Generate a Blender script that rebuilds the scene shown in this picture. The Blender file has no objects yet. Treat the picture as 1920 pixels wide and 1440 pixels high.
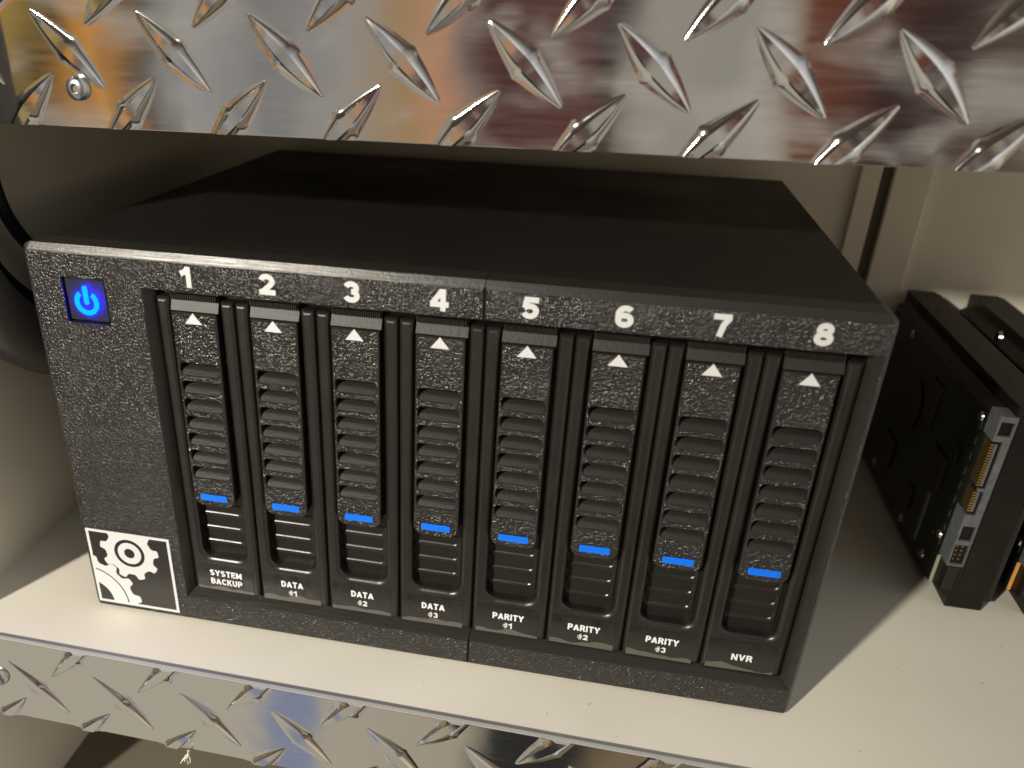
import bpy, bmesh, math, random
from mathutils import Vector, Matrix
from mathutils.geometry import tessellate_polygon
random.seed(7)
SC = bpy.context.scene
COL = SC.collection
MM = 0.001
R = math.radians

# ------------------------------------------------------------------ camera
cam_d = bpy.data.cameras.new('camera')
cam = bpy.data.objects.new('camera', cam_d); COL.objects.link(cam)
right = Vector((0.97939836, 0.20005933, 0.02747933))
down = Vector((0.11756009, -0.45422128, -0.88309833))
fwd = Vector((-0.16419037, 0.86813552, -0.46838257))
mw = Matrix.Identity(4)
for i in range(3):
    mw[i][0] = right[i]; mw[i][1] = -down[i]; mw[i][2] = -fwd[i]
mw[0][3], mw[1][3], mw[2][3] = 0.15532087, -0.26014023, 0.23818317
cam.matrix_world = mw
cam_d.sensor_width = 36.0
cam_d.lens = 1570.055 / 1920 * 36.0
cam_d.shift_x = 112.278 / 1920
cam_d.shift_y = 126.917 / 1920
cam_d.clip_start = 0.01
cam_d.clip_end = 50
cam_d.dof.use_dof = True
cam_d.dof.focus_distance = 0.325
cam_d.dof.aperture_fstop = 9.0
SC.camera = cam

# ------------------------------------------------------------------ world: dim room round the shelf, bright band added on the right
W = bpy.data.worlds.new('World'); SC.world = W; W.use_nodes = True
nt = W.node_tree; N = nt.nodes; L = nt.links
N.clear()
out = N.new('ShaderNodeOutputWorld'); bg = N.new('ShaderNodeBackground'); L.new(bg.outputs[0], out.inputs[0])
tc = N.new('ShaderNodeTexCoord')
def wn(op, a, b=None, c=None):
    m = N.new('ShaderNodeMath'); m.operation = op
    for k, v in enumerate((a, b, c)):
        if v is None: continue
        if isinstance(v, (int, float)): m.inputs[k].default_value = v
        else: L.new(v, m.inputs[k])
    return m.outputs[0]
def wramp(fac, lo_, hi_, stops):
    f = wn('DIVIDE', wn('SUBTRACT', fac, lo_), hi_ - lo_)
    cr = N.new('ShaderNodeValToRGB'); e = cr.color_ramp.elements
    for k, (p, c) in enumerate(stops):
        q = (p - lo_) / (hi_ - lo_)
        el = e[k] if k < 2 and False else e.new(q)
        el.color = (*c, 1)
    e.remove(e[0]); e.remove(e[-1]) if e[-1].position == 1.0 and stops[-1][0] < hi_ else None
    L.new(f, cr.inputs[0]); return cr.outputs[0]
def wmix(fac, a, b):
    mx = N.new('ShaderNodeMix'); mx.data_type = 'RGBA'
    L.new(fac, mx.inputs['Factor']); L.new(a, mx.inputs[6])
    if isinstance(b, tuple): mx.inputs[7].default_value = (*b, 1)
    else: L.new(b, mx.inputs[7])
    return mx.outputs[2]
def wstep(v, a, b):
    m = N.new('ShaderNodeMapRange'); m.interpolation_type = 'SMOOTHSTEP'; L.new(v, m.inputs['Value'])
    m.inputs['From Min'].default_value = a; m.inputs['From Max'].default_value = b
    return m.outputs[0]
sx = N.new('ShaderNodeSeparateXYZ'); L.new(tc.outputs['Generated'], sx.inputs[0])
nz = N.new('ShaderNodeTexNoise'); nz.inputs['Scale'].default_value = 9.0; nz.inputs['Detail'].default_value = 2.0
L.new(tc.outputs['Generated'], nz.inputs['Vector'])
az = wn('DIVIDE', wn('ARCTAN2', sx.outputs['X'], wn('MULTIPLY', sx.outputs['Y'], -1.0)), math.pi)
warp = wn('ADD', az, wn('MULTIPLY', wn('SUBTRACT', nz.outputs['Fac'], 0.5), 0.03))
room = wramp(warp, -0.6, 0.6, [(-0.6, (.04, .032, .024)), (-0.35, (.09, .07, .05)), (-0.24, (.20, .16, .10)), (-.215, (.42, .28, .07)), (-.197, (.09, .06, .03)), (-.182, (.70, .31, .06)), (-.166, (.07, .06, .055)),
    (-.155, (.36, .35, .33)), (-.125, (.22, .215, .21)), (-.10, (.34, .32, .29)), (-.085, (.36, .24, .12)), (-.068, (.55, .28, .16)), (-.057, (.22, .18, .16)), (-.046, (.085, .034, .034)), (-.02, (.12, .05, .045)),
    (-.009, (.045, .04, .04)), (.001, (.34, .31, .26)), (.03, (.30, .28, .24)), (.045, (.42, .39, .33)), (.056, (.15, .05, .026)), (.07, (.11, .04, .026)), (.085, (.04, .024, .022)), (.11, (.09, .06, .05)), (.15, (.12, .085, .058)), (.22, (.68, .55, .38)), (.48, (.68, .55, .38)), (.6, (.10, .08, .06))])  # bright warm band on the right is added to light the left wall
floor_ = wramp(warp, -0.6, 0.6, [(-.6, (.20, .175, .14)), (-.3, (.46, .415, .33)), (-.162, (.46, .415, .33)), (-.152, (.24, .27, .37)), (-.136, (.22, .26, .38)), (-.126, (.44, .39, .31)), (-.06, (.40, .345, .26)), (-.045, (.03, .03, .03)), (.0, (.03, .028, .026)), (.02, (.20, .15, .09)), (.2, (.18, .16, .13)), (.6, (.14, .12, .10))])
ceil_ = wramp(az, -0.6, 0.6, [(-.6, (.04, .032, .024)), (.0, (.07, .056, .04)), (.6, (.04, .032, .024))])
nz2 = N.new('ShaderNodeTexNoise'); nz2.inputs['Scale'].default_value = 7.0; nz2.inputs['Detail'].default_value = 3.0; nz2.inputs['Distortion'].default_value = 0.8
mp2 = N.new('ShaderNodeMapping'); mp2.inputs['Scale'].default_value = (1.2, 1.2, 2.6); mp2.inputs['Location'].default_value = (1.3, 0.2, 0.7)
L.new(tc.outputs['Generated'], mp2.inputs[0]); L.new(mp2.outputs[0], nz2.inputs['Vector'])
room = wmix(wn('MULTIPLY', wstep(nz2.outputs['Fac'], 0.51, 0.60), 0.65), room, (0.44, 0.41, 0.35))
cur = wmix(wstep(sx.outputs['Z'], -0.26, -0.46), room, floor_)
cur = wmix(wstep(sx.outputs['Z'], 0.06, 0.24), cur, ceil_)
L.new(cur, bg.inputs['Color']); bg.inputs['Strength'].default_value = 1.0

# ------------------------------------------------------------------ work lamp, left of the camera
ld = bpy.data.lights.new('work_lamp', 'SPOT')
ld.energy = 88; ld.color = (1.0, 0.925, 0.79); ld.shadow_soft_size = 0.027
ld.spot_size = R(36); ld.spot_blend = 1.0
lo = bpy.data.objects.new('work_lamp', ld); COL.objects.link(lo)
lo.location = (-0.49, -0.97, 0.625)
lo.rotation_euler = (Vector((0.03, 0.0, 0.04)) - lo.location).to_track_quat('-Z', 'Y').to_euler()

SC.view_settings.view_transform = 'Standard'
SC.view_settings.look = 'None'
SC.view_settings.exposure = 0.0
SC.view_settings.gamma = 1.0
SC.view_settings.use_curve_mapping = False

SC.render.engine = 'CYCLES'
SC.cycles.max_bounces = 8
SC.cycles.diffuse_bounces = 5
SC.cycles.caustics_refractive = False

# ------------------------------------------------------------------ helpers
def tag(o, label=None, cat=None, group=None, kind=None):
    if label: o['label'] = label
    if cat: o['category'] = cat
    if group: o['group'] = group
    if kind: o['kind'] = kind
    return o
def empty(name, loc=(0, 0, 0)):
    o = bpy.data.objects.new(name, None); COL.objects.link(o)
    o.location = [c * MM for c in loc]; o.empty_display_size = 0.01
    return o
def link(name, me, mat, parent=None, loc=None):
    o = bpy.data.objects.new(name, me); COL.objects.link(o)
    if mat and not me.materials: me.materials.append(mat)
    if parent: o.parent = parent
    if loc: o.location = [c * MM for c in loc]
    return o
def finish(bm, name, smooth=None):
    """bmesh in mm -> mesh in metres"""
    bmesh.ops.recalc_face_normals(bm, faces=bm.faces)
    for v in bm.verts: v.co *= MM
    if smooth is not None:
        for f in bm.faces: f.smooth = True
        for ed in bm.edges:
            if len(ed.link_faces) != 2: continue
            an = ed.calc_face_angle(0); a0, a1 = (f.calc_area() for f in ed.link_faces)
            if an > R(smooth) or (an > R(2) and max(a0, a1) > 7 * min(a0, a1)): ed.smooth = False
    me = bpy.data.meshes.new(name); bm.to_mesh(me); bm.free()
    return me
def box_bm(bm, x0, x1, y0, y1, z0, z1, bevel=0.0, seg=2):
    r = bmesh.ops.create_cube(bm, size=1)
    vs = r['verts']
    for v in vs:
        v.co = Vector(((x0 + x1) / 2 + v.co.x * (x1 - x0), (y0 + y1) / 2 + v.co.y * (y1 - y0), (z0 + z1) / 2 + v.co.z * (z1 - z0)))
    if bevel > 0:
        es = list({ed for v in vs for ed in v.link_edges})
        bmesh.ops.bevel(bm, geom=es, offset=bevel, segments=seg, affect='EDGES', profile=0.5)
def box(name, b, mat, parent=None, bevel=0.0, seg=2, loc=None):
    bm = bmesh.new(); box_bm(bm, *b, bevel=bevel, seg=seg)
    return link(name, finish(bm, name, 40 if bevel else None), mat, parent, loc)
def arc(cx, cz, r, a0, a1, n):
    return [(cx + r * math.cos(R(a0 + (a1 - a0) * i / n)), cz + r * math.sin(R(a0 + (a1 - a0) * i / n))) for i in range(n + 1)]
def rrect(x0, x1, z0, z1, r, n=4):
    return arc(x1 - r, z0 + r, r, -90, 0, n) + arc(x1 - r, z1 - r, r, 0, 90, n) + arc(x0 + r, z1 - r, r, 90, 180, n) + arc(x0 + r, z0 + r, r, 180, 270, n)
def area2(p): return sum(p[i][0] * p[(i + 1) % len(p)][1] - p[(i + 1) % len(p)][0] * p[i][1] for i in range(len(p)))
def offset(poly, d):
    """inset a CCW polygon by d (negative grows it)"""
    n = len(poly); res = []
    for i in range(n):
        a, b, c = Vector(poly[i - 1]), Vector(poly[i]), Vector(poly[(i + 1) % n])
        u = (b - a).normalized(); w = (c - b).normalized()
        n1 = Vector((-u.y, u.x)); n2 = Vector((-w.y, w.x))
        k = 1 + n1.dot(n2)
        m = (n1 + n2) / max(k, 0.3)
        res.append((b.x + m.x * d, b.y + m.y * d))
    return res
def relief(bm, loops, fronts=True, back=True):
    """loops: list of levels; each level = list of rings [(x,y,z)...]; ring 0 outer, others holes"""
    lv = [[[bm.verts.new(p) for p in ring] for ring in level] for level in loops]
    for a, b in zip(lv, lv[1:]):
        for ra, rb in zip(a, b):
            n = len(ra)
            for i in range(n):
                bm.faces.new((ra[i], ra[(i + 1) % n], rb[(i + 1) % n], rb[i]))
    def cap(level):
        flat = [v for ring in level for v in ring]
        tri = tessellate_polygon([[Vector((v.co.x, v.co.z, 0)) for v in ring] for ring in level])
        for t in tri:
            try: bm.faces.new([flat[i] for i in t])
            except ValueError: pass
    if fronts: cap(lv[0])
    if back: cap(lv[-1])
def lev(poly, y): return [(x, y, z) for x, z in poly]
def plate(name, poly, y0, y1, mat, parent=None, ch=0.0, holes=(), loc=None, smooth=35):
    bm = bmesh.new()
    def level(ins, y): return [lev(offset(poly, ins) if ins else poly, y)] + [lev(offset(h, -ins) if ins else h, y) for h in holes]
    L_ = ([level(ch, y0), level(0, y0 + ch)] if ch else [level(0, y0)]) + [level(0, y1)]
    relief(bm, L_)
    return link(name, finish(bm, name, smooth), mat, parent, loc)
def tube(name, pts, r, mat, parent=None, seg=10):
    """smooth tube through points in mm"""
    cu = bpy.data.curves.new(name, 'CURVE'); cu.dimensions = '3D'; cu.bevel_depth = r * MM; cu.bevel_resolution = 4; cu.use_fill_caps = True; cu.resolution_u = seg
    sp = cu.splines.new('BEZIER'); sp.bezier_points.add(len(pts) - 1)
    for b, p in zip(sp.bezier_points, pts):
        b.co = [c * MM for c in p]; b.handle_left_type = b.handle_right_type = 'AUTO'
    tmp = bpy.data.objects.new('tmp', cu); COL.objects.link(tmp)
    dg = bpy.context.evaluated_depsgraph_get()
    me = bpy.data.meshes.new_from_object(tmp.evaluated_get(dg)); me.name = name
    bpy.data.objects.remove(tmp)
    for p in me.polygons: p.use_smooth = True
    me.materials.clear()
    return link(name, me, mat, parent)
def el(cx, cz, rx, rz, a0, a1, n=14):
    return [(cx + rx * math.cos(R(a0 + (a1 - a0) * i / n)), cz + rz * math.sin(R(a0 + (a1 - a0) * i / n))) for i in range(n + 1)]
h_ = 0.13
GL = {  # centre lines in a box 1 high; (width, strokes); a stroke that ends where it began is closed
 '1': (0.46, [[(.33, 0), (.33, 1)], [(.02, .66), (.20, .74), (.33, .93)]]),
 '2': (0.68, [el(.34, .66, .21, .21, 170, -20, 14) + [(.46, .47), (.17, .15)], [(.03, h_), (.66, h_)]]),
 '3': (0.68, [el(.33, .69, .19, .18, 165, -90, 14), el(.33, .33, .21, .20, 90, -165, 14)]),
 '4': (0.72, [[(.50, 0), (.50, 1)], [(.46, .93), (.10, .34)], [(.01, .30), (.72, .30)]]),
 '5': (0.68, [[(.62, .87), (.21, .87), (.15, .50)], [(.13, .52)] + el(.33, .36, .21, .23, 115, -160, 16)]),
 '6': (0.68, [el(.34, .34, .21, .21, 0, 360, 24), [(.13, .34)] + el(.36, .60, .23, .27, 180, 40, 12)]),
 '7': (0.66, [[(.02, .87), (.58, .87)], [(.53, .87), (.36, .52), (.27, 0)]]),
 '8': (0.68, [el(.34, .70, .17, .17, 0, 360, 22), el(.34, .315, .205, .19, 0, 360, 24)]),
 'A': (0.76, [[(.10, 0), (.38, .93)], [(.38, .93), (.66, 0)], [(.22, .27), (.54, .27)]]),
 'B': (0.68, [[(h_, 0), (h_, 1)], [(h_, .89), (.36, .89)] + el(.36, .71, .19, .18, 90, -90, 8) + [(h_, .53)], [(h_, .51), (.38, .51)] + el(.38, .31, .20, .20, 90, -90, 8) + [(h_, .11)]]),
 'C': (0.72, [el(.40, .5, .27, .38, 40, 320, 18)]),
 'D': (0.70, [[(h_, 0), (h_, 1)], [(h_, .89), (.28, .89)] + el(.28, .5, .31, .39, 90, -90, 12) + [(h_, .11)]]),
 'E': (0.60, [[(h_, 0), (h_, 1)], [(h_, .89), (.58, .89)], [(h_, .51), (.53, .51)], [(h_, .11), (.60, .11)]]),
 'I': (0.28, [[(.14, 0), (.14, 1)]]),
 'K': (0.72, [[(h_, 0), (h_, 1)], [(.62, .98), (.14, .42)], [(.30, .58), (.63, .02)]]),
 'M': (0.84, [[(h_, 0), (h_, 1)], [(.71, 0), (.71, 1)], [(.15, .93), (.42, .20)], [(.69, .93), (.42, .20)]]),
 'N': (0.74, [[(h_, 0), (h_, 1)], [(.61, 0), (.61, 1)], [(.15, .93), (.59, .07)]]),
 'P': (0.66, [[(h_, 0), (h_, 1)], [(h_, .89), (.36, .89)] + el(.36, .67, .20, .22, 90, -90, 8) + [(h_, .45)]]),
 'R': (0.70, [[(h_, 0), (h_, 1)], [(h_, .89), (.36, .89)] + el(.36, .69, .20, .20, 90, -90, 8) + [(h_, .49)], [(.36, .49), (.56, .20), (.58, 0)]]),
 'S': (0.68, [el(.34, .70, .21, .18, 30, 250, 12) + el(.34, .31, .22, .19, 80, -150, 12)]),
 'T': (0.66, [[(.33, 0), (.33, .95)], [(.02, .89), (.64, .89)]]),
 'U': (0.70, [[(h_, 1), (h_, .36)] + el(.35, .36, .22, .25, 180, 360, 10) + [(.57, 1)]]),
 'V': (0.72, [[(.10, 1), (.36, .07)], [(.62, 1), (.36, .07)]]),
 'Y': (0.72, [[(.36, 0), (.36, .45)], [(.08, .98), (.36, .44)], [(.64, .98), (.36, .44)]]),
 '#': (0.64, [[(.24, 0), (.30, 1)], [(.42, 0), (.48, 1)], [(.02, .64), (.64, .64)], [(.0, .34), (.60, .34)]]),
}
def strip(bm, pts, w, y0, y1):
    closed = (Vector(pts[0]) - Vector(pts[-1])).length < 1e-4
    if closed: pts = pts[:-1]
    n = len(pts); A = []; B = []
    for i in range(n):
        p = Vector(pts[i])
        a = Vector(pts[i - 1]) if (i > 0 or closed) else None
        c = Vector(pts[(i + 1) % n]) if (i < n - 1 or closed) else None
        d1 = (p - a).normalized() if a is not None else None; d2 = (c - p).normalized() if c is not None else None
        if d1 is None: d1 = d2
        if d2 is None: d2 = d1
        n1 = Vector((-d1.y, d1.x)); n2 = Vector((-d2.y, d2.x)); m = (n1 + n2) / max(1 + n1.dot(n2), 0.6)
        A.append(p + m * w / 2); B.append(p - m * w / 2)
    fa = [bm.verts.new((v.x, y0, v.y)) for v in A]; fb = [bm.verts.new((v.x, y0, v.y)) for v in B]
    ba = [bm.verts.new((v.x, y1, v.y)) for v in A]; bb = [bm.verts.new((v.x, y1, v.y)) for v in B]
    for i in range(n if closed else n - 1):
        j = (i + 1) % n
        bm.faces.new((fa[i], fa[j], fb[j], fb[i])); bm.faces.new((fa[j], fa[i], ba[i], ba[j])); bm.faces.new((fb[i], fb[j], bb[j], bb[i]))
    if not closed:
        bm.faces.new((fa[0], fb[0], bb[0], ba[0])); bm.faces.new((fb[-1], fa[-1], ba[-1], bb[-1]))
def text_mesh(s_, width, height, bold, depth=0.12):
    """raised lettering centred on 0 in xz, front near y=0; mm"""
    bm = bmesh.new(); x = 0.0; gap = 0.06; segs = []
    for ch in s_:
        w, st = GL[ch]
        segs.append((x, st)); x += w + gap
    x -= gap; sx_ = width / x
    k = 0
    for x0, st in segs:
        for pl in st:
            strip(bm, [((x0 + px - x / 2) * sx_, (pz - 0.5) * height) for px, pz in pl], bold * height * (0.5 if len(s_) == 2 and x0 == 0 else 1), -0.006 * (k % 3), depth)
            k += 1
    return finish(bm, 'lettering')

# ------------------------------------------------------------------ materials
def mat(name, base, rough=0.5, metal=0.0, spec=0.5, coat=0.0, bump=None, bump2=None, colvar=None, roughvar=None, aniso=0.0):
    """bump=(scale(s) per m, strength, distance m, detail); colvar=(scale, amount); all from world position"""
    m = bpy.data.materials.new(name); m.use_nodes = True
    t = m.node_tree; b = t.nodes['Principled BSDF']
    b.inputs['Base Color'].default_value = (*base, 1); b.inputs['Roughness'].default_value = rough
    b.inputs['Metallic'].default_value = metal; b.inputs['Specular IOR Level'].default_value = spec
    b.inputs['Coat Weight'].default_value = coat; b.inputs['Anisotropic'].default_value = aniso
    g = t.nodes.new('ShaderNodeNewGeometry')
    def noise(scale, detail=2.0, rgh=0.5):
        n = t.nodes.new('ShaderNodeTexNoise'); n.inputs['Scale'].default_value = 1.0; n.inputs['Detail'].default_value = detail; n.inputs['Roughness'].default_value = rgh
        mp = t.nodes.new('ShaderNodeMapping'); s = scale if isinstance(scale, tuple) else (scale,) * 3
        mp.inputs['Scale'].default_value = s
        t.links.new(g.outputs['Position'], mp.inputs[0]); t.links.new(mp.outputs[0], n.inputs['Vector'])
        return n.outputs['Fac']
    last = None
    for bp in (bump, bump2):
        if not bp: continue
        bn = t.nodes.new('ShaderNodeBump'); bn.inputs['Strength'].default_value = bp[1]; bn.inputs['Distance'].default_value = bp[2]
        t.links.new(noise(bp[0], bp[3] if len(bp) > 3 else 2.0), bn.inputs['Height'])
        if last: t.links.new(last, bn.inputs['Normal'])
        last = bn.outputs[0]
    if last: t.links.new(last, b.inputs['Normal'])
    if colvar:
        mr = t.nodes.new('ShaderNodeMapRange'); mr.inputs['From Min'].default_value = 0.3; mr.inputs['From Max'].default_value = 0.7
        mr.inputs['To Min'].default_value = 1 - colvar[1]; mr.inputs['To Max'].default_value = 1 + colvar[1]
        t.links.new(noise(colvar[0], 4), mr.inputs['Value'])
        vm = t.nodes.new('ShaderNodeVectorMath'); vm.operation = 'SCALE'; vm.inputs[0].default_value = base
        t.links.new(mr.outputs[0], vm.inputs['Scale']); t.links.new(vm.outputs[0], b.inputs['Base Color'])
    if roughvar:
        mr = t.nodes.new('ShaderNodeMapRange'); mr.inputs['From Min'].default_value = 0.3; mr.inputs['From Max'].default_value = 0.7
        mr.inputs['To Min'].default_value = rough - roughvar[1]; mr.inputs['To Max'].default_value = rough + roughvar[1]
        t.links.new(noise(roughvar[0], 4), mr.inputs['Value']); t.links.new(mr.outputs[0], b.inputs['Roughness'])
    return m
M_tex = mat('black_textured_plastic', (0.0075, 0.0069, 0.006), 0.20, spec=0.8, bump=(1080, 1.0, 0.0011, 1.5), bump2=(3800, 0.5, 0.0002, 2.0), roughvar=(700, 0.10))
M_sat = mat('black_satin_plastic', (0.015, 0.0138, 0.0114), 0.32, spec=0.6, bump=((300, 300, 6000), 0.18, 0.00006, 1.0), bump2=(700, 0.25, 0.0001, 3.0), colvar=(90, 0.15), roughvar=(60, 0.08))
M_lip = mat('black_satin_lip', (0.015, 0.0138, 0.0114), 0.50, spec=0.5, bump=((60, 3200, 3200), 0.5, 0.0001, 1.0), bump2=(900, 0.4, 0.0002, 2.0))
M_lay = mat('black_layered_plastic', (0.018, 0.0168, 0.0145), 0.34, spec=0.6, bump=((60, 3200, 3200), 0.6, 0.00012, 1.0), bump2=(900, 0.3, 0.0002, 2.0))
M_body = mat('black_matte_case', (0.011, 0.0100, 0.0082), 0.50, spec=0.35, bump=(4500, 0.25, 0.00008, 2.0), roughvar=(14, 0.10))
M_white = mat('white_inlay', (0.66, 0.675, 0.69), 0.5, bump=(3500, 0.25, 0.0001))
M_print = mat('white_print', (0.80, 0.82, 0.85), 0.45)
M_blue = mat('blue_inlay', (0.0, 0.17, 0.92), 0.42, bump=(3500, 0.3, 0.0001))
M_alu = mat('polished_aluminium', (0.80, 0.79, 0.77), 0.065, metal=1.0, bump=((30, 30, 3000), 0.022, 0.00006, 2.0), bump2=((55, 55, 48), 0.16, 0.0006, 1.0), roughvar=((40, 40, 500), 0.035))
M_aluedge = mat('sawn_aluminium_edge', (0.66, 0.65, 0.61), 0.6, metal=0.45, bump=((2500, 400, 400), 0.8, 0.0002, 2.0))
M_tread = mat('raised_aluminium_tread', (0.80, 0.79, 0.77), 0.09, metal=1.0, bump=((500, 500, 900), 0.12, 0.00008, 2.0))
M_steel = mat('zinc_screw', (0.55, 0.56, 0.56), 0.25, metal=1.0, bump=(1500, 0.3, 0.0001))
M_dark = mat('dark_socket', (0.01, 0.01, 0.01), 0.6)
M_wall = mat('cream_wall_paint', (0.78, 0.73, 0.62), 0.55, bump=(350, 0.12, 0.0003, 3.0), colvar=(9, 0.06))
M_drive = mat('black_drive_casting', (0.008, 0.0072, 0.0055), 0.42, spec=0.3, bump=(2500, 0.2, 0.0001), colvar=(60, 0.3))
M_drvlid = mat('black_drive_lid', (0.010, 0.009, 0.0068), 0.36, spec=0.5, colvar=(40, 0.2))
M_pcb = mat('dark_green_board', (0.004, 0.009, 0.007), 0.32, spec=0.5, bump=(900, 0.35, 0.0002, 3.0), colvar=(300, 0.6))
M_pcbedge = mat('board_edge', (0.30, 0.33, 0.22), 0.6)
M_orange = mat('copper_board_edge', (0.75, 0.36, 0.10), 0.5)
M_conn = mat('grey_connector_plastic', (0.11, 0.115, 0.122), 0.5, bump=(1200, 0.3, 0.0001, 2.0), colvar=(300, 0.2))
M_gold = mat('gold_contact', (0.42, 0.29, 0.10), 0.35, metal=0.9)
M_chip = mat('black_chip', (0.012, 0.012, 0.013), 0.35)
M_cable = mat('black_cable_jacket', (0.006, 0.006, 0.009), 0.45)
M_grey = mat('dark_grey_rubber', (0.10, 0.092, 0.086), 0.6, bump=(1500, 0.2, 0.0001))
M_lint = mat('white_lint', (0.8, 0.77, 0.68), 0.9)
M_glow = bpy.data.materials.new('blue_led_symbol'); M_glow.use_nodes = True
b_ = M_glow.node_tree.nodes['Principled BSDF']
b_.inputs['Base Color'].default_value = (0, 0, 0, 1); b_.inputs['Emission Color'].default_value = (0.0, 0.0021, 1.0, 1); b_.inputs['Emission Strength'].default_value = 290.0; b_.inputs['Specular IOR Level'].default_value = 0.1
# painted shelf: cream with dirt specks and faint scuffs
M_shelf = mat('cream_shelf_paint', (0.80, 0.76, 0.665), 0.42, spec=0.4, bump=(260, 0.10, 0.0003, 3.0), colvar=(14, 0.05))
def specks(m, base_socket_scale):
    t = m.node_tree; b = t.nodes['Principled BSDF']
    src = b.inputs['Base Color'].links[0].from_socket
    g = t.nodes.new('ShaderNodeNewGeometry')
    fac = None
    for sc, th in base_socket_scale:
        v = t.nodes.new('ShaderNodeTexVoronoi'); v.inputs['Scale'].default_value = sc; v.feature = 'F1'
        wob = t.nodes.new('ShaderNodeTexNoise'); wob.inputs['Scale'].default_value = sc * 3
        add = t.nodes.new('ShaderNodeVectorMath'); add.operation = 'MULTIPLY_ADD'; add.inputs[1].default_value = (0.6 / sc,) * 3
        t.links.new(g.outputs['Position'], wob.inputs['Vector']); t.links.new(wob.outputs['Color'], add.inputs[0]); t.links.new(g.outputs['Position'], add.inputs[2])
        t.links.new(add.outputs[0], v.inputs['Vector'])
        n = t.nodes.new('ShaderNodeTexWhiteNoise'); t.links.new(v.outputs['Color'], n.inputs['Vector'])
        # speck radius differs from cell to cell; most cells have none
        rad = t.nodes.new('ShaderNodeMapRange'); rad.inputs['From Min'].default_value = 0.45; rad.inputs['From Max'].default_value = 1.0
        rad.inputs['To Min'].default_value = 0.0; rad.inputs['To Max'].default_value = th
        t.links.new(n.outputs['Value'], rad.inputs['Value'])
        ls = t.nodes.new('ShaderNodeMath'); ls.operation = 'LESS_THAN'
        t.links.new(v.outputs['Distance'], ls.inputs[0]); t.links.new(rad.outputs[0], ls.inputs[1])
        if fac is None: fac = ls.outputs[0]
        else:
            mx = t.nodes.new('ShaderNodeMath'); mx.operation = 'MAXIMUM'; t.links.new(fac, mx.inputs[0]); t.links.new(ls.outputs[0], mx.inputs[1]); fac = mx.outputs[0]
    mul = t.nodes.new('ShaderNodeMath'); mul.operation = 'MULTIPLY'; mul.inputs[1].default_value = 0.5; t.links.new(fac, mul.inputs[0])
    mix = t.nodes.new('ShaderNodeMix'); mix.data_type = 'RGBA'; t.links.new(mul.outputs[0], mix.inputs['Factor']); t.links.new(src, mix.inputs[6]); mix.inputs[7].default_value = (0.16, 0.13, 0.09, 1)
    t.links.new(mix.outputs[2], b.inputs['Base Color'])
specks(M_shelf, ((70, 0.055), (190, 0.07)))
# clear label tape on black: glossy film, a milky strip where the lower edge has lifted
M_tape = mat('clear_label_tape', (0.016, 0.0155, 0.014), 0.22, spec=0.55, bump=((700, 700, 120), 0.15, 0.0002, 2.0), roughvar=(250, 0.10))
t = M_tape.node_tree; b = t.nodes['Principled BSDF']
g = t.nodes.new('ShaderNodeNewGeometry'); sp = t.nodes.new('ShaderNodeSeparateXYZ'); t.links.new(g.outputs['Position'], sp.inputs[0])
n = t.nodes.new('ShaderNodeTexNoise'); n.inputs['Scale'].default_value = 110; n.inputs['Detail'].default_value = 1; t.links.new(g.outputs['Position'], n.inputs['Vector'])
ma = t.nodes.new('ShaderNodeMath'); ma.operation = 'MULTIPLY_ADD'; ma.inputs[1].default_value = -0.0052; t.links.new(n.outputs['Fac'], ma.inputs[0]); t.links.new(sp.outputs['Z'], ma.inputs[2])
ls = t.nodes.new('ShaderNodeMath'); ls.operation = 'LESS_THAN'; ls.inputs[1].default_value = 0.0156; t.links.new(ma.outputs[0], ls.inputs[0])
mix = t.nodes.new('ShaderNodeMix'); mix.data_type = 'RGBA'; mix.inputs[6].default_value = (0.016, 0.0155, 0.014, 1); mix.inputs[7].default_value = (0.10, 0.095, 0.08, 1)
t.links.new(ls.outputs[0], mix.inputs['Factor']); t.links.new(mix.outputs[2], b.inputs['Base Color'])

# ------------------------------------------------------------------ setting: shelf bay
tag(box('shelf', (-125, 520, -31.2, 268, -18, 0), M_shelf, bevel=1.6, seg=4), kind='structure')
tag(box('lower_shelf', (-400, 600, -28, 268, -150, -132), mat('shaded_shelf_taupe', (0.17, 0.145, 0.11), 0.5, colvar=(12, 0.08)), bevel=1.0), kind='structure')  # dark taupe puts the shade below the plate into the shelf colour
wl = box('wall_left', (-14, 0, -31, 275, -172, 330), M_wall, bevel=0.8); wl.location = (-0.1055, 0, 0.001); wl.rotation_euler.z = R(1.7)
tag(wl, kind='structure')
tag(box('wall_back', (-130, 520, 263, 275, -172, 330), M_wall), kind='structure')
tag(box('upper_shelf', (-112, 520, 26, 262, 206, 224), M_wall), kind='structure')
# upright strip on the back wall, right of the server
up_ = empty('wall_upright', (300, 262, 0))
tag(up_, 'cream vertical trim strip with a dark groove on the back wall', 'trim')
box('strip', (-17, -6, -3.5, 0.5, 1, 205), M_wall, up_, bevel=0.6)
box('strip', (0, 20, -5, 0.5, 1, 205), M_wall, up_, bevel=0.8)
box('groove', (-6.2, 0.2, -1.2, 0.5, 1, 205), mat('groove_shadow_gap', (0.10, 0.085, 0.06), 0.7), up_)
bm = bmesh.new(); bmesh.ops.create_cone(bm, segments=16, radius1=2.2, radius2=1.6, depth=1.2, cap_ends=True, matrix=Matrix.Translation((12, -5.4, 88)) @ Matrix.Rotation(R(90), 4, 'X'))
link('screw_head', finish(bm, 'screw_head', 40), mat('brown_screw', (0.12, 0.07, 0.04), 0.5), up_)

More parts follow.
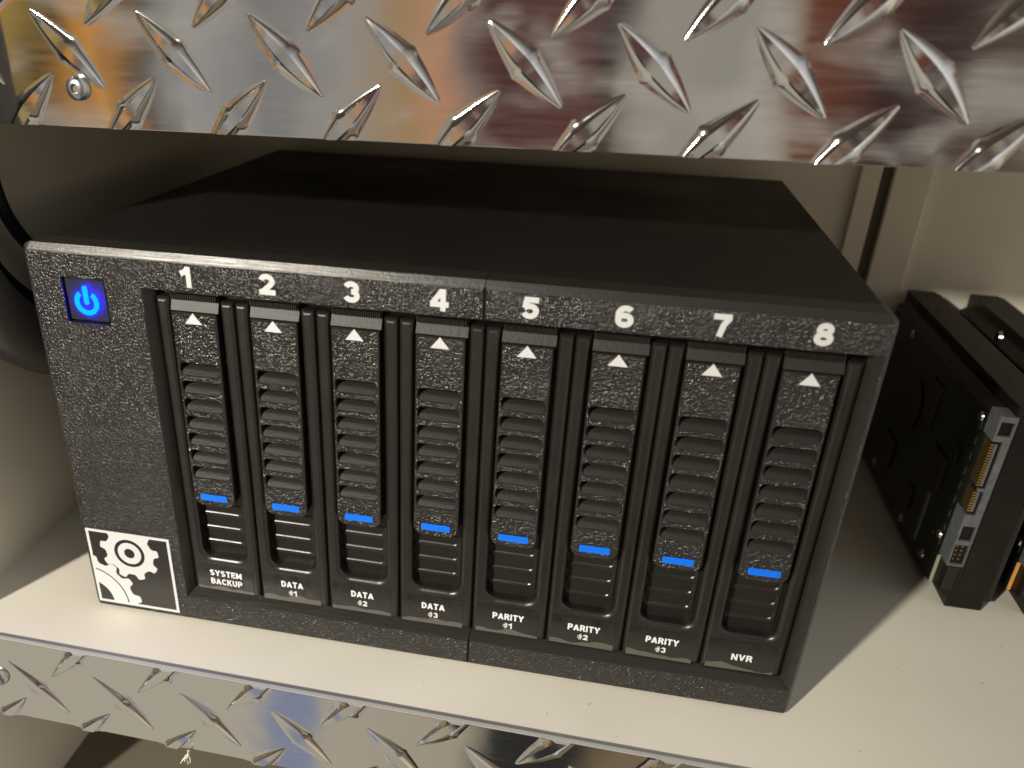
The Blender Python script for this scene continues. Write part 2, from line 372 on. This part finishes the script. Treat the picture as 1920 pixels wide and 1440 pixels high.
# ------------------------------------------------------------------ diamond plates
def tread_bm(clip=None, ang=45):
    Lh, W0, Hh = 16.8, 3.15, 1.5
    bm = bmesh.new(); na = 36
    ts = (-1.75, -1.35, -1.0, -0.56, 0.0, 0.56, 1.0, 1.35, 1.75)
    ca, sa = math.cos(R(ang)), math.sin(R(ang))
    rows = []
    for i in range(na + 1):
        s = math.sin((i / na - 0.5) * math.pi)
        a = s * Lh
        w = W0 * (1 - abs(s) ** 1.35)
        nub = math.exp(-(a / 1.15) ** 2)
        h = Hh * (1 - abs(s) ** 2.2) ** 0.8
        row = []
        for tt in ts:
            at = abs(tt)
            wid = (w + 0.05) + (0.5 * nub if at >= 0.99 else 0.0)
            bb = tt * wid if at <= 1.0 else math.copysign(wid + (at - 1) * (1.6 + 0.5 * w), tt)
            hh = h if at < 0.6 else (0.10 * h if at < 1.01 else (0.06 * h if at < 1.4 else -0.02))
            if at >= 0.99 and at < 1.01: hh += 0.35 * nub
            row.append(bm.verts.new((a * ca - bb * sa, -hh, a * sa + bb * ca)))
        rows.append(row)
    crease = set()
    for i in range(na):
        for j in range(len(ts) - 1):
            bm.faces.new((rows[i][j], rows[i + 1][j], rows[i + 1][j + 1], rows[i][j + 1]))
    for i in range(na):
        for j in (3, 5):
            ed = bm.edges.get((rows[i][j], rows[i + 1][j]))
            if ed: crease.add(ed)
    for ed in crease: ed.smooth = False
    for f in bm.faces: f.smooth = True
    if clip is not None:
        zc, keep_above = clip
        no = Vector((0, 0, -1 if keep_above else 1))
        r = bmesh.ops.bisect_plane(bm, geom=list(bm.verts) + list(bm.edges) + list(bm.faces), plane_co=(0, 0, zc), plane_no=no, clear_outer=True)
        # close the sawn end back to the sheet
        cut = [g_ for g_ in r['geom_cut'] if isinstance(g_, bmesh.types.BMEdge)]
        ex = bmesh.ops.extrude_edge_only(bm, edges=cut)
        for v in ex['geom']:
            if isinstance(v, bmesh.types.BMVert): v.co.y = 0.06
    bmesh.ops.recalc_face_normals(bm, faces=bm.faces)
    # outward is -y
    if sum(f.normal.y * f.calc_area() for f in bm.faces) > 0: bmesh.ops.reverse_faces(bm, faces=bm.faces)
    for v in bm.verts: v.co *= MM
    me = bpy.data.meshes.new('tread'); bm.to_mesh(me); bm.free(); me.materials.append(M_tread); me.materials.append(M_aluedge)
    for p in me.polygons:
        if abs(p.normal.z) > 0.97: p.material_index = 1; p.use_smooth = False
    return me
BACK = tread_bm(ang=-45); FORE = tread_bm(ang=45)
def diamond_plate(label, loc, rot, x0, x1, z0, z1, bx, bz, skip=()):
    root = empty('diamond_plate', loc); root.rotation_euler = rot
    tag(root, label, 'metal plate', 'diamond plates facing the shelf edges')
    bm = bmesh.new(); box_bm(bm, x0, x1, 0, 2.2, z0, z1, bevel=0.25, seg=2)
    sh = link('sheet', finish(bm, 'sheet', 40), M_alu, root); sh.data.materials.append(M_aluedge)
    for p in sh.data.polygons:
        if abs(p.normal.z) > 0.5 or abs(p.normal.x) > 0.5: p.material_index = 1
    P = 39.06; r0 = int((z0 - bz) / (P / 2)) - 2; cache = {}
    for k in range(r0, r0 + 14):
        zc = bz + k * P / 2
        back = (k % 2 == 0)
        if zc - 11.5 > z1 or zc + 11.5 < z0: continue
        xs = bx + (0 if back else P / 2)
        n0 = math.ceil((x0 + 12 - xs) / P); n1 = math.floor((x1 - 12 - xs) / P)
        for n_ in range(n0, n1 + 1):
            me = BACK if back else FORE
            if zc - 12.5 < z0 or zc + 12.5 > z1:
                key = (k, back)
                if key not in cache:
                    below = zc - 12.5 < z0
                    cache[key] = tread_bm(((z0 if below else z1) - zc, below), -45 if back else 45)
                me = cache[key]
            o = link('tread', me, None, root, (xs + n_ * P, 0, zc))
    return root
up_plate = diamond_plate('large bright diamond plate across the top of the picture', (0, 22.5, 0), (0, R(-0.5), 0), -105, 420, 197.6, 262, -35.1 + 1.9, 222.2)
lo_plate = diamond_plate('narrow diamond plate fixed below the shelf front edge', (0, -33.6, 0), (0, 0, R(-0.6)), -120, 420, -39.6, 3.2, -62.0, -20.4)
def plate_screw(x, y, z, label):
    root = empty('plate_screw', (x, y, z)); tag(root, label, 'screw', 'button head screws in the diamond plates')
    bm = bmesh.new()
    prof = ((4.3, 0.0), (4.3, -0.7), (3.9, -1.6), (3.0, -2.3), (1.9, -2.6))
    rings = [[bm.verts.new((r * math.cos(i * math.pi / 14), y_, r * math.sin(i * math.pi / 14))) for i in range(28)] for r, y_ in prof]
    for a, b in zip(rings, rings[1:]):
        for i in range(28): bm.faces.new((a[i], a[(i + 1) % 28], b[(i + 1) % 28], b[i]))
    bm.faces.new(rings[0])
    hexr = [bm.verts.new((1.55 * math.cos(i * math.pi / 14), -2.6, 1.55 * math.sin(i * math.pi / 14))) for i in range(28)]
    for i in range(28): bm.faces.new((rings[-1][i], rings[-1][(i + 1) % 28], hexr[(i + 1) % 28], hexr[i]))
    hexb = [bm.verts.new((v.co.x, -1.2, v.co.z)) for v in hexr]
    for i in range(28): bm.faces.new((hexr[i], hexr[(i + 1) % 28], hexb[(i + 1) % 28], hexb[i]))
    link('head', finish(bm, 'head', 35), M_steel, root)
    hx = [(1.56 * math.cos(R(60 * i + 30)), 1.56 * math.sin(R(60 * i + 30))) for i in range(6)]
    plate('socket', hx, -1.6, -1.1, M_steel, root)
plate_screw(-33.5, 22.5, 210.0, 'silver button head screw in the upper diamond plate')
plate_screw(-80.5, -32.8, -18.2, 'silver button head screw in the lower diamond plate')
def lint(x, y, z, s, label):
    root = empty('lint_tuft', (x, y, z)); tag(root, label, 'lint', 'lint caught on the lower plate')
    for k in range(6):
        pts = [(random.uniform(-.4, .4) * s, random.uniform(-.6, 0), 1.5 * s)]
        for j in range(4):
            pts.append((pts[-1][0] + random.uniform(-1.2, .5) * s, pts[-1][1] + random.uniform(-.6, .3), pts[-1][2] - random.uniform(.8, 1.9) * s))
        tube('strand', pts, 0.16 * s, M_lint, root, 4)
lint(5, -35.2, -40.4, 1.2, 'longer white lint tuft hanging from the lower diamond plate')
lint(42, -35.6, -40.6, 0.7, 'short white lint tuft hanging from the lower diamond plate')

# ------------------------------------------------------------------ server enclosure
nas = empty('drive_server', (0, 0, 0))
tag(nas, 'black 3D printed eight bay drive server standing on the cream shelf', 'server')
box('case', (-50.6, 239.4, 8, 238, 0.6, 160.2), M_body, nas, bevel=1.2)
def bezel(xa, xb, left):
    """one half of the front frame; xa outer side, xb seam side"""
    s = 1 if left else -1
    r = 3.2
    ins = 2.9; side_ins = 1.6 if left else 1.2; yd = 1.35
    # outer ring, counted CCW for the left half, mirrored for the right one
    def outer(d, dseam, dside):
        z0, z1 = d * 0.45, 161.0 - d
        xo = xa + s * dside; xs = xb - s * dseam
        rr = max(r - d, 0.6)
        pts = [(xs, z1)] + ([(xo + s * (rr - rr * math.cos(R(a))), z1 - rr + rr * math.sin(R(a))) for a in (90, 60, 30, 0)]) + \
              ([(xo + s * (rr - rr * math.cos(R(a))), z0 + rr - rr * math.sin(R(a))) for a in (0, 30, 60, 90)]) + [(xs, z0)]
        return pts
    xo_, xi_ = (-7.3, -4.6) if left else (239.1, 235.7)
    def inner(f, dseam):
        z0 = 12.4 + (15.4 - 12.4) * f; z1 = 148.0 + (146.6 - 148.0) * f
        x = xo_ + (xi_ - xo_) * f; xs = xb - s * dseam
        return [(xs, z0), (x, z0), (x, z1), (xs, z1)]
    LV = [(0.0, ins, 0.5, side_ins, 0.0), (0.5, ins - 0.5 * ins / yd, 0.0, side_ins - 0.5 * side_ins / yd, 0.12), (yd, 0.0, 0.0, 0.0, 0.3), (4.6, 0, 0, 0, 1.0), (11.0, 0, 0, 0, 1.0)]
    loops = []
    for y, d, ds, dside, f in LV:
        loops.append(lev(outer(d, ds, dside) + inner(f, ds), y))
    bm = bmesh.new()
    holes = []
    if left: holes = [rrect(-38.4, -21.2, 132.6, 149.6, 0.6, 2)]
    rings = []
    for k, lp in enumerate(loops):
        rg = [lp]
        if holes: rg.append([(x, min(lp[0][1], 4.6) if k else 0.0, z) for x, z in holes[0]])
        rings.append(rg)
    if holes:
        # hole walls only run 4 mm deep
        lv0 = rings
        relief(bm, [[rg[0]] for rg in lv0], fronts=False, back=True)
        front_outer = [v for v in bm.verts][:len(loops[0])]
        hv0 = [bm.verts.new((x, 0, z)) for x, z in holes[0]]; hv1 = [bm.verts.new((x, 4, z)) for x, z in holes[0]]
        n = len(hv0)
        for i in range(n): bm.faces.new((hv0[i], hv0[(i + 1) % n], hv1[(i + 1) % n], hv1[i]))
        bm.faces.new(hv1)
        flat = front_outer + hv0
        for t_ in tessellate_polygon([[Vector((v.co.x, v.co.z, 0)) for v in front_outer], [Vector((v.co.x, v.co.z, 0)) for v in hv0]]):
            bm.faces.new([flat[i] for i in t_])
    else:
        relief(bm, [[rg[0]] for rg in rings])
    me = finish(bm, 'bezel', 30)
    o = link('bezel', me, M_tex, nas)
    me.materials.append(M_lay)
    for p in me.polygons:
        if abs(p.normal.y) < 0.97: p.material_index = 1
    return o
bz_l = bezel(-51.9, 115.05, True); bz_l['label'] = 'left half of the front frame with power button'
bz_r = bezel(240.7, 115.35, False); bz_r['label'] = 'right half of the front frame'
CX = [10.5 + 30 * i for i in range(8)]
for i in range(8):
    w = 4.3 if i == 0 else 6.4
    link('numeral', text_mesh(str(i + 1), w, 7.4, 0.25), M_white, bz_l if i < 4 else bz_r, (CX[i] - 0.2 + (0.3 if i == 0 else 0), -0.10, 153.4))
# power button
M_cap = mat('black_button_cap', (0.014, 0.014, 0.018), 0.5, spec=0.3, bump=(1500, 0.5, 0.0004, 1.5))
btn = plate('power_button', rrect(-37.7, -21.9, 133.3, 148.9, 0.8, 3), 0.8, 3.6, M_cap, nas, ch=0.4)
ring = arc(-29.9, 140.4, 4.7, 128, 412, 40); ring_i = arc(-29.9, 140.4, 3.0, 412, 128, 40)
poly = ring + ring_i
if area2(poly) < 0: poly = poly[::-1]
plate('power_ring', poly, 0.05, 1.3, M_glow, btn, ch=0.3)
plate('power_bar', rrect(-30.8, -29.0, 139.6, 146.6, 0.85, 5), 0.05, 1.3, M_glow, btn, ch=0.3)
# gear emblem
EX, EZ, ES = -49.8, 3.0, 38.0
def em(u, v): return (EX + u * ES, EZ + v * ES)
def clip_poly(poly, nx, nz, d):
    res = []
    for i in range(len(poly)):
        a, b = poly[i - 1], poly[i]
        da, db = nx * a[0] + nz * a[1] - d, nx * b[0] + nz * b[1] - d
        if (da <= 0) != (db <= 0):
            k = da / (da - db); res.append((a[0] + (b[0] - a[0]) * k, a[1] + (b[1] - a[1]) * k))
        if db <= 0: res.append(b)
    return res
def gear(cx, cz, root, tip, n, ph, tw=0.27):
    pts = []
    for k in range(n):
        c = ph + k * 360 / n; st = 360 / n
        for f, rr in ((-0.36, root), (-0.25, root * 0.75 + tip * 0.25), (-0.19, tip * 0.97), (-0.14, tip), (0.0, tip * 1.005), (0.14, tip), (0.19, tip * 0.97), (0.25, root * 0.75 + tip * 0.25), (0.36, root), (0.5, root)):
            a = R(c + f * st); pts.append((cx + rr * math.cos(a), cz + rr * math.sin(a)))
    return pts
emb = empty('gear_emblem', (0, 0, 0)); emb.parent = nas
fr = 0.032
sq = lambda d: [em(d, d), em(1 - d, d), em(1 - d, 1 - d), em(d, 1 - d)]
plate('emblem_tile', sq(0.01), -0.06, 0.3, M_sat, emb)
plate('emblem_frame', sq(0), -0.14, 0.3, M_white, emb, holes=[sq(fr)])
g1 = clip_poly(gear(0.494, 0.735, 0.285, 0.352, 9, 7), 0, 1, 1 - fr)
c1 = lambda r_: [em(0.494 + r_ * math.cos(R(a)), 0.735 + r_ * math.sin(R(a))) for a in range(0, 360, 8)]
plate('emblem_gear', [em(*p) for p in g1], -0.14, 0.3, M_white, emb, holes=[c1(0.182)])
plate('emblem_gear_hub', c1(0.140), -0.14, 0.3, M_white, emb, holes=[c1(0.063)])
g2 = gear(-0.08, 0.02, 0.545, 0.622, 15, 8)
g2 = clip_poly(clip_poly(g2, -1, 0, -fr), 0, -1, -fr)
def disc2(r_): 
    p = [(-0.08 + r_ * math.cos(R(a)), 0.02 + r_ * math.sin(R(a))) for a in range(0, 360, 4)]
    return p
def ring2(outer, r_in):
    """outer clipped to the frame minus a disc about the gear centre -> simple polygon"""
    inner = clip_poly(clip_poly(disc2(r_in), -1, 0, -fr), 0, -1, -fr)
    o = [p for p in outer if math.hypot(p[0] + 0.08, p[1] - 0.02) > r_in + 0.005]
    a_ = lambda p: math.atan2(p[1] - 0.02, p[0] + 0.08)
    o = sorted(o, key=a_); i_ = sorted([p for p in inner if math.hypot(p[0] + 0.08, p[1] - 0.02) > r_in - 0.004], key=a_)
    return [em(*p) for p in o + i_[::-1]]
plate('emblem_large_gear', ring2(g2, 0.462), -0.14, 0.3, M_white, emb)
plate('emblem_large_gear_hub', ring2(clip_poly(clip_poly(disc2(0.446), -1, 0, -fr), 0, -1, -fr), 0.272), -0.14, 0.3, M_white, emb)

# ------------------------------------------------------------------ drive trays
U = [(-14.75, 15.7), (14.75, 15.7), (14.75, 144.2), (9.8, 144.2)] + arc(5.8, 36.8, 4.0, 0, -90, 6) + arc(-5.8, 36.8, 4.0, -90, -180, 6) + [(-9.8, 144.2), (-14.75, 144.2)]
bm = bmesh.new(); relief(bm, [[lev(offset(U, 1.4), 3.2)], [lev(offset(U, 0.85), 3.46)], [lev(offset(U, 0.38), 3.85)], [lev(U, 4.5)], [lev(U, 13)]])
ME_frame = finish(bm, 'tray_frame', 25); ME_frame.materials.append(M_sat)
F = [(-9.78, 33.0), (9.78, 33.0), (9.78, 62), (-9.78, 62)]
F = [(-9.78, 36.6), (9.78, 36.6), (9.78, 64), (-9.78, 64)]
slots = [rrect(-9.3, 7.2, z, z + 3.5, 1.2, 3) for z in (39.6, 46.4, 53.2)]
bm = bmesh.new(); relief(bm, [[lev(offset(F, f1), y_)] + [lev(offset(h, -f2), y_) for h in slots] for f1, f2, y_ in ((0.9, 0.95, 7.6), (0.5, 0.55, 7.85), (0.2, 0.2, 8.25), (0.0, 0.0, 8.8), (0.0, 0.0, 10.5))])
box_bm(bm, -9.78, 9.78, 12.0, 13.0, 30, 66)
ME_floor = finish(bm, 'recess_grille', 30); ME_floor.materials.append(M_sat)
# lever, hinged at the top: local z 0 at 140
Zt = 140.0
LVP = [(8.3, 139.4), (-9.0, 139.4)] + arc(-5.4, 63.0, 3.6, 180, 270, 5) + arc(4.7, 63.0, 3.6, -90, 0, 5)
LVP = [(x, z - Zt) for x, z in LVP]
VZ = [115.4 - 7.22 * k for k in range(7)]
vents = [rrect(-8.0, 7.15, z - Zt, z + 4.7 - Zt, 1.5, 4) for z in VZ]
bm = bmesh.new()
relief(bm, [[lev(offset(LVP, 0.5), 0.0)] + [lev(offset(h, -0.35), 0.0) for h in vents], [lev(LVP, 0.5)] + [lev(h, 0.4) for h in vents], [lev(LVP, 4.2)] + [lev(h, 4.2) for h in vents]])
ME_lever = finish(bm, 'lever', 30); ME_lever.materials.append(M_tex); ME_lever.materials.append(M_sat)
for p in ME_lever.polygons:
    if abs(p.normal.y) < 0.9: p.material_index = 1
bm = bmesh.new(); tp = [(-9.2, -0.2), (9.2, -0.2), (9.2, 3.6), (-9.2, 3.6)]
relief(bm, [[[(x, 0.1 + (z + 0.9) * 0.42, z) for x, z in offset(tp, 0.15)]], [[(x, 0.4 + (z + 0.9) * 0.42, z) for x, z in tp]], [lev(tp, 4.2)]])
ME_top = finish(bm, 'lever_top', 30); ME_top.materials.append(M_lip)
# scoop behind a vent: a ramp from the lower lip up and inwards
bm = bmesh.new(); vr = rrect(-7.98, 7.13, 0.02, 4.68, 1.48, 4); ZB = 2.0
def ramp_y(z): return 0.25 + 0.92 * z if z < ZB else 2.09 + 2.3 * (z - ZB)
vr2 = []
for i in range(len(vr)):
    a, c = vr[i], vr[(i + 1) % len(vr)]; vr2.append(a)
    if (a[1] - ZB) * (c[1] - ZB) < 0:
        k = (ZB - a[1]) / (c[1] - a[1]); vr2.append((a[0] + (c[0] - a[0]) * k, ZB))
vv = [bm.verts.new((x, ramp_y(z), z)) for x, z in vr2]
bm.faces.new([v for v in vv if v.co.z <= ZB + 1e-4]); bm.faces.new([v for v in vv if v.co.z >= ZB - 1e-4])
vb = [bm.verts.new((x, 8.0, z)) for x, z in vr2]
for i in range(len(vr2)): bm.faces.new((vv[i], vv[(i + 1) % len(vr2)], vb[(i + 1) % len(vr2)], vb[i]))
ME_vent = finish(bm, 'vent', 30); ME_vent.materials.append(M_lip)
bm = bmesh.new(); relief(bm, [[lev([(0, 4.1), (-3.3, 0.0), (3.3, 0.0)], -0.12)], [lev([(0, 4.1), (-3.3, 0.0), (3.3, 0.0)], 0.3)]])
ME_tri = finish(bm, 'arrow_mark'); ME_tri.materials.append(M_white)
bm = bmesh.new(); mk = rrect(-5.6, 5.6, 0, 2.8, 0.5, 2); relief(bm, [[lev(mk, -0.12)], [lev(mk, 0.3)]])
ME_blue = finish(bm, 'blue_mark'); ME_blue.materials.append(M_blue)
bm = bmesh.new()
for k in range(22): box_bm(bm, -8.7 + k * 0.80, -8.7 + k * 0.80 + 0.42, 3.3, 5.0, 143.9, 145.9)
box_bm(bm, -9.0, 9.0, 4.6, 6.0, 143.7, 146.4)
ME_ser = finish(bm, 'hinge_ridges'); ME_ser.materials.append(M_sat)
bm = bmesh.new(); box_bm(bm, -12.6, 12.4, 0, 0.14, 0, 13.6); ME_lab = finish(bm, 'label_tape'); ME_lab.materials.append(M_tape)
TX = [('SYSTEM', 'BACKUP', 14.4, 14.2), ('DATA', '#1', 9.6, 3.7), ('DATA', '#2', 9.6, 4.2), ('DATA', '#3', 9.6, 4.2), ('PARITY', '#1', 12.6, 3.8), ('PARITY', '#2', 12.6, 4.2), ('PARITY', '#3', 12.6, 4.2), ('NVR', None, 7.9, 0)]
TL = ['black drive tray labelled SYSTEM BACKUP beside the gear emblem', 'black drive tray labelled DATA right beside the SYSTEM BACKUP tray', 'black drive tray labelled DATA, middle of the three DATA trays', 'black drive tray labelled DATA just left of the frame seam',
      'black drive tray labelled PARITY just right of the frame seam', 'black drive tray labelled PARITY, middle of the three PARITY trays', 'black drive tray labelled PARITY right beside the NVR tray', 'black drive tray labelled NVR at the right end of the server']
for i in range(8):
    tray = empty('drive_tray', (CX[i], 0, 0))
    tag(tray, TL[i], 'drive tray', 'drive trays in the server')
    link('tray_frame', ME_frame, None, tray)
    link('recess_grille', ME_floor, None, tray)
    link('hinge_ridges', ME_ser, None, tray)
    lv_ = link('lever', ME_lever, None, tray, (random.uniform(-.12, .12), 2.7 + random.uniform(-.15, .15), Zt)); lv_.rotation_euler.x = R(-0.95 + random.uniform(-.1, .1))
    link('lever_top', ME_top, None, lv_)
    for z in VZ: link('vent', ME_vent, None, lv_, (0, 0, z - Zt))
    link('arrow_mark', ME_tri, None, lv_, (-0.4, 0, 135.4 - Zt))
    link('blue_mark', ME_blue, None, lv_, (-0.3, 0, 62.0 - Zt))
    lb = link('label_tape', ME_lab, None, tray, (-1.1 + random.uniform(-.2, .6), 3.05, 16.2 + random.uniform(-.3, .3)))
    lb.rotation_euler.y = R(random.uniform(-.8, .8))
    a, b2, w1, w2 = TX[i]
    zc = 8.7 if b2 else 6.2
    link('lettering', text_mesh(a, w1, 3.0, 0.23, 0.04), M_print, lb, (0.3, -0.05, zc))
    if b2: link('lettering', text_mesh(b2, w2, 3.0 if i == 0 else 2.7, 0.21, 0.04), M_print, lb, (0.3, -0.05, zc - 4.3))

# ------------------------------------------------------------------ bare hard drives
def build_drive(x, y, label, edge):
    root = empty('hard_drive', (x, y, 0)); tag(root, label, 'hard drive', 'bare hard drives beside the server')
    LEN = 168
    # casting: stepped block, foot chamfers at the bottom
    prof = [(7.0, 0.0), (22.5, 0.0), (22.5, 101.6), (7.0, 101.6), (7.0, 96.0), (2.2, 93.0), (2.2, 8.5), (4.6, 6.0), (7.0, 4.6)]
    bm = bmesh.new(); relief(bm, [[lev(offset(prof, 0.4), 0.0)], [lev(prof, 0.4)], [lev(prof, LEN - 6)]])
    link('casting', finish(bm, 'casting', 30), M_drive, root)
    box('lid', (22.2, 26.1, 2, LEN - 6, 4, 99), M_drvlid, root, bevel=0.6)
    box('end_flange', (7.2, 22.3, LEN - 6.2, LEN, 3, 101.0), M_drive, root, bevel=0.5)
    pc = box('circuit_board', (0.6, 2.0, 9.0, LEN - 12, 7.0, 93.5), M_pcb, root)
    box('board_edge', (0.62, 1.98, 8.4, 9.0, 7.0, 22.0), edge, pc)
    for (y0, y1, z0, z1, h) in ((30, 50, 40, 60, 1.2), (60, 74, 62, 84, 1.0), (22, 28, 62, 70, .9), (96, 116, 20, 36, 1.0), (56, 66, 18, 30, 1.0)):
        box('chip', (0.65 - h, 0.65, y0, y1, z0, z1), M_chip, pc, bevel=0.15)
    bm = bmesh.new(); bmesh.ops.create_cone(bm, segments=40, radius1=14, radius2=14, depth=1.0, cap_ends=True, matrix=Matrix.Translation((0.3, 92, 62)) @ Matrix.Rotation(R(90), 4, 'Y'))
    link('motor_cover', finish(bm, 'motor_cover', 40), M_drvlid, pc)
    box('ribbon', (0.35, 0.62, 36, 39, 12, 52), M_pcbedge if edge is M_pcbedge else M_conn, pc)
    for (yy, zz) in ((14, 90), (14, 30), (120, 90), (120, 12), (60, 10), (24, 12)):
        bm = bmesh.new(); bmesh.ops.create_cone(bm, segments=14, radius1=2.4, radius2=2.0, depth=0.8, cap_ends=True, matrix=Matrix.Translation((0.3, yy, zz)) @ Matrix.Rotation(R(-90), 4, 'Y'))
        link('board_screw', finish(bm, 'board_screw', 40), M_steel, pc)
    # connector block
    cn = empty('connector', (0, 0, 0)); cn.parent = root
    x0, x1 = 1.0, 7.6
    body = [(x0, 23.0), (x1 + .4, 23.0), (x1 + .4, 103.0 - 6), (x0, 103.0 - 6)]
    def rc(a, b, c, d): return [(a, c), (b, c), (b, d), (a, d)]
    holes = [rc(x0 + .6, x1 - .3, 24.2, 34.4), rc(x0 + .9, x1 - .5, 36.6, 44.2), rc(x0 + .9, x1 - .5, 88.2, 94.6)]
    body = [(x0, 23.0), (x1 + .4, 23.0), (x1 + .4, 97.0), (x0, 97.0), (x0, 85.5), (x1 - 2.4, 85.5), (x1 - 2.4, 63.0), (x0 + 1.4, 63.0), (x0 + 1.4, 61.6), (x1 - 2.4, 61.6), (x1 - 2.4, 49.8), (x0, 49.8)]
    bm = bmesh.new(); relief(bm, [[lev(offset(body, .25), -1.5)] + [lev(h, -1.5) for h in holes], [lev(body, -1.25)] + [lev(h, -1.25) for h in holes], [lev(body, 9)] + [lev(h, 9) for h in holes]])
    link('connector_body', finish(bm, 'connector_body'), M_conn, cn)
    box('connector_back', (x0 + .6, x1 + .2, 5.5, 8.8, 24, 96.5), M_dark, cn)
    for (z0, z1) in ((51.6, 60.6), (64.4, 83.8)):
        tg = box('contact_tongue', (x0 + 1.9, x0 + 2.9, -0.6, 6, z0 - .3, z1 + .3), M_conn, cn)
        n_ = int((z1 - z0) / 1.27)
        for k in range(n_ + 1):
            box('contact', (x0 + .1, x0 + 1.9, -0.9, 6, z0 + k * 1.27 - .1, z0 + k * 1.27 + .62), M_gold, tg)
    for zz in (26.3, 28.6, 30.9, 33.0):
        for xx in (x0 + 2.0, x0 + 4.3):
            box('jumper_pin', (xx - .32, xx + .32, -0.3, 7, zz - .32, zz + .32), M_gold, cn)
    box('groove', (8.3, 9.1, -0.25, 0.6, 3, 100), M_dark, root)
    box('step', (9.1, 21.8, -0.9, 0.3, 1.5, 100.2), M_drive, root, bevel=0.35)
    box('casting_lug', (2.4, 7.2, -0.4, 6.0, 9.5, 22.4), M_drvlid, root, bevel=0.5)
    for k in range(9):
        box('solder_row', (0.50, 0.64, 11.0, 12.2, 26 + k * 7.4, 29.5 + k * 7.4), M_gold, pc)
    for k in range(14):
        yy = random.uniform(14, 120); zz = random.uniform(12, 88); a_, c_ = random.uniform(1, 3.5), random.uniform(0.8, 2.0)
        box('component', (0.1, 0.62, yy, yy + a_, zz, zz + c_), random.choice((M_chip, M_pcbedge, M_conn)), pc)
    # side screw holes on the upper edge
    for yy in (30, 72, 130):
        bm = bmesh.new(); bmesh.ops.create_cone(bm, segments=14, radius1=1.7, radius2=1.7, depth=0.3, cap_ends=True, matrix=Matrix.Translation((13, yy, 101.55)))
        link('mount_hole', finish(bm, 'mount_hole', 40), M_dark, root)
    return root
build_drive(316.0, 89.0, 'bare black hard drive standing closest to the server', M_pcbedge)
d2 = build_drive(350.3, 91.0, 'bare black hard drive at the right edge of the picture', M_orange)

bm = bmesh.new(); bmesh.ops.create_cone(bm, segments=18, radius1=3.4, radius2=2.6, depth=1.6, cap_ends=True, matrix=Matrix.Translation((1.4, 103, 97)) @ Matrix.Rotation(R(-90), 4, 'Y'))
link('mount_screw', finish(bm, 'mount_screw', 40), M_steel, d2)
# ------------------------------------------------------------------ hose and cables hanging by the left wall
def hang(rad, x, tail, yc=92, zc=178):
    pts = [(x, yc - rad, 236), (x, yc - rad, zc + 6)]
    for a in (195, 210, 225, 240, 255):
        pts.append((x, yc + rad * math.cos(R(a)), zc + rad * math.sin(R(a))))
    return pts + tail
hz_ = tube('hose', hang(88, -89.5, [(-88, 110, 84), (-84, 160, 60), (-80, 215, 24), (-80, 240, 14)]), 13.5, M_grey, None, 16)
tag(hz_, 'thick dark grey hose sagging along the left wall', 'hose')
for rad, r_, lb_ in ((71, 3.6, 'black cable sagging lower, right above the grey hose by the left wall'), (50, 2.9, 'black cable sagging higher, near the top left server corner')):
    tag(tube('cable', hang(rad, -92, [(-90, 112, 178 - rad + 2), (-80, 160, 120 - rad * .3), (-72, 225, 40)]), r_, M_cable, None, 16), lb_, 'cable', 'cables by the left wall')

print('objects', len(bpy.data.objects))
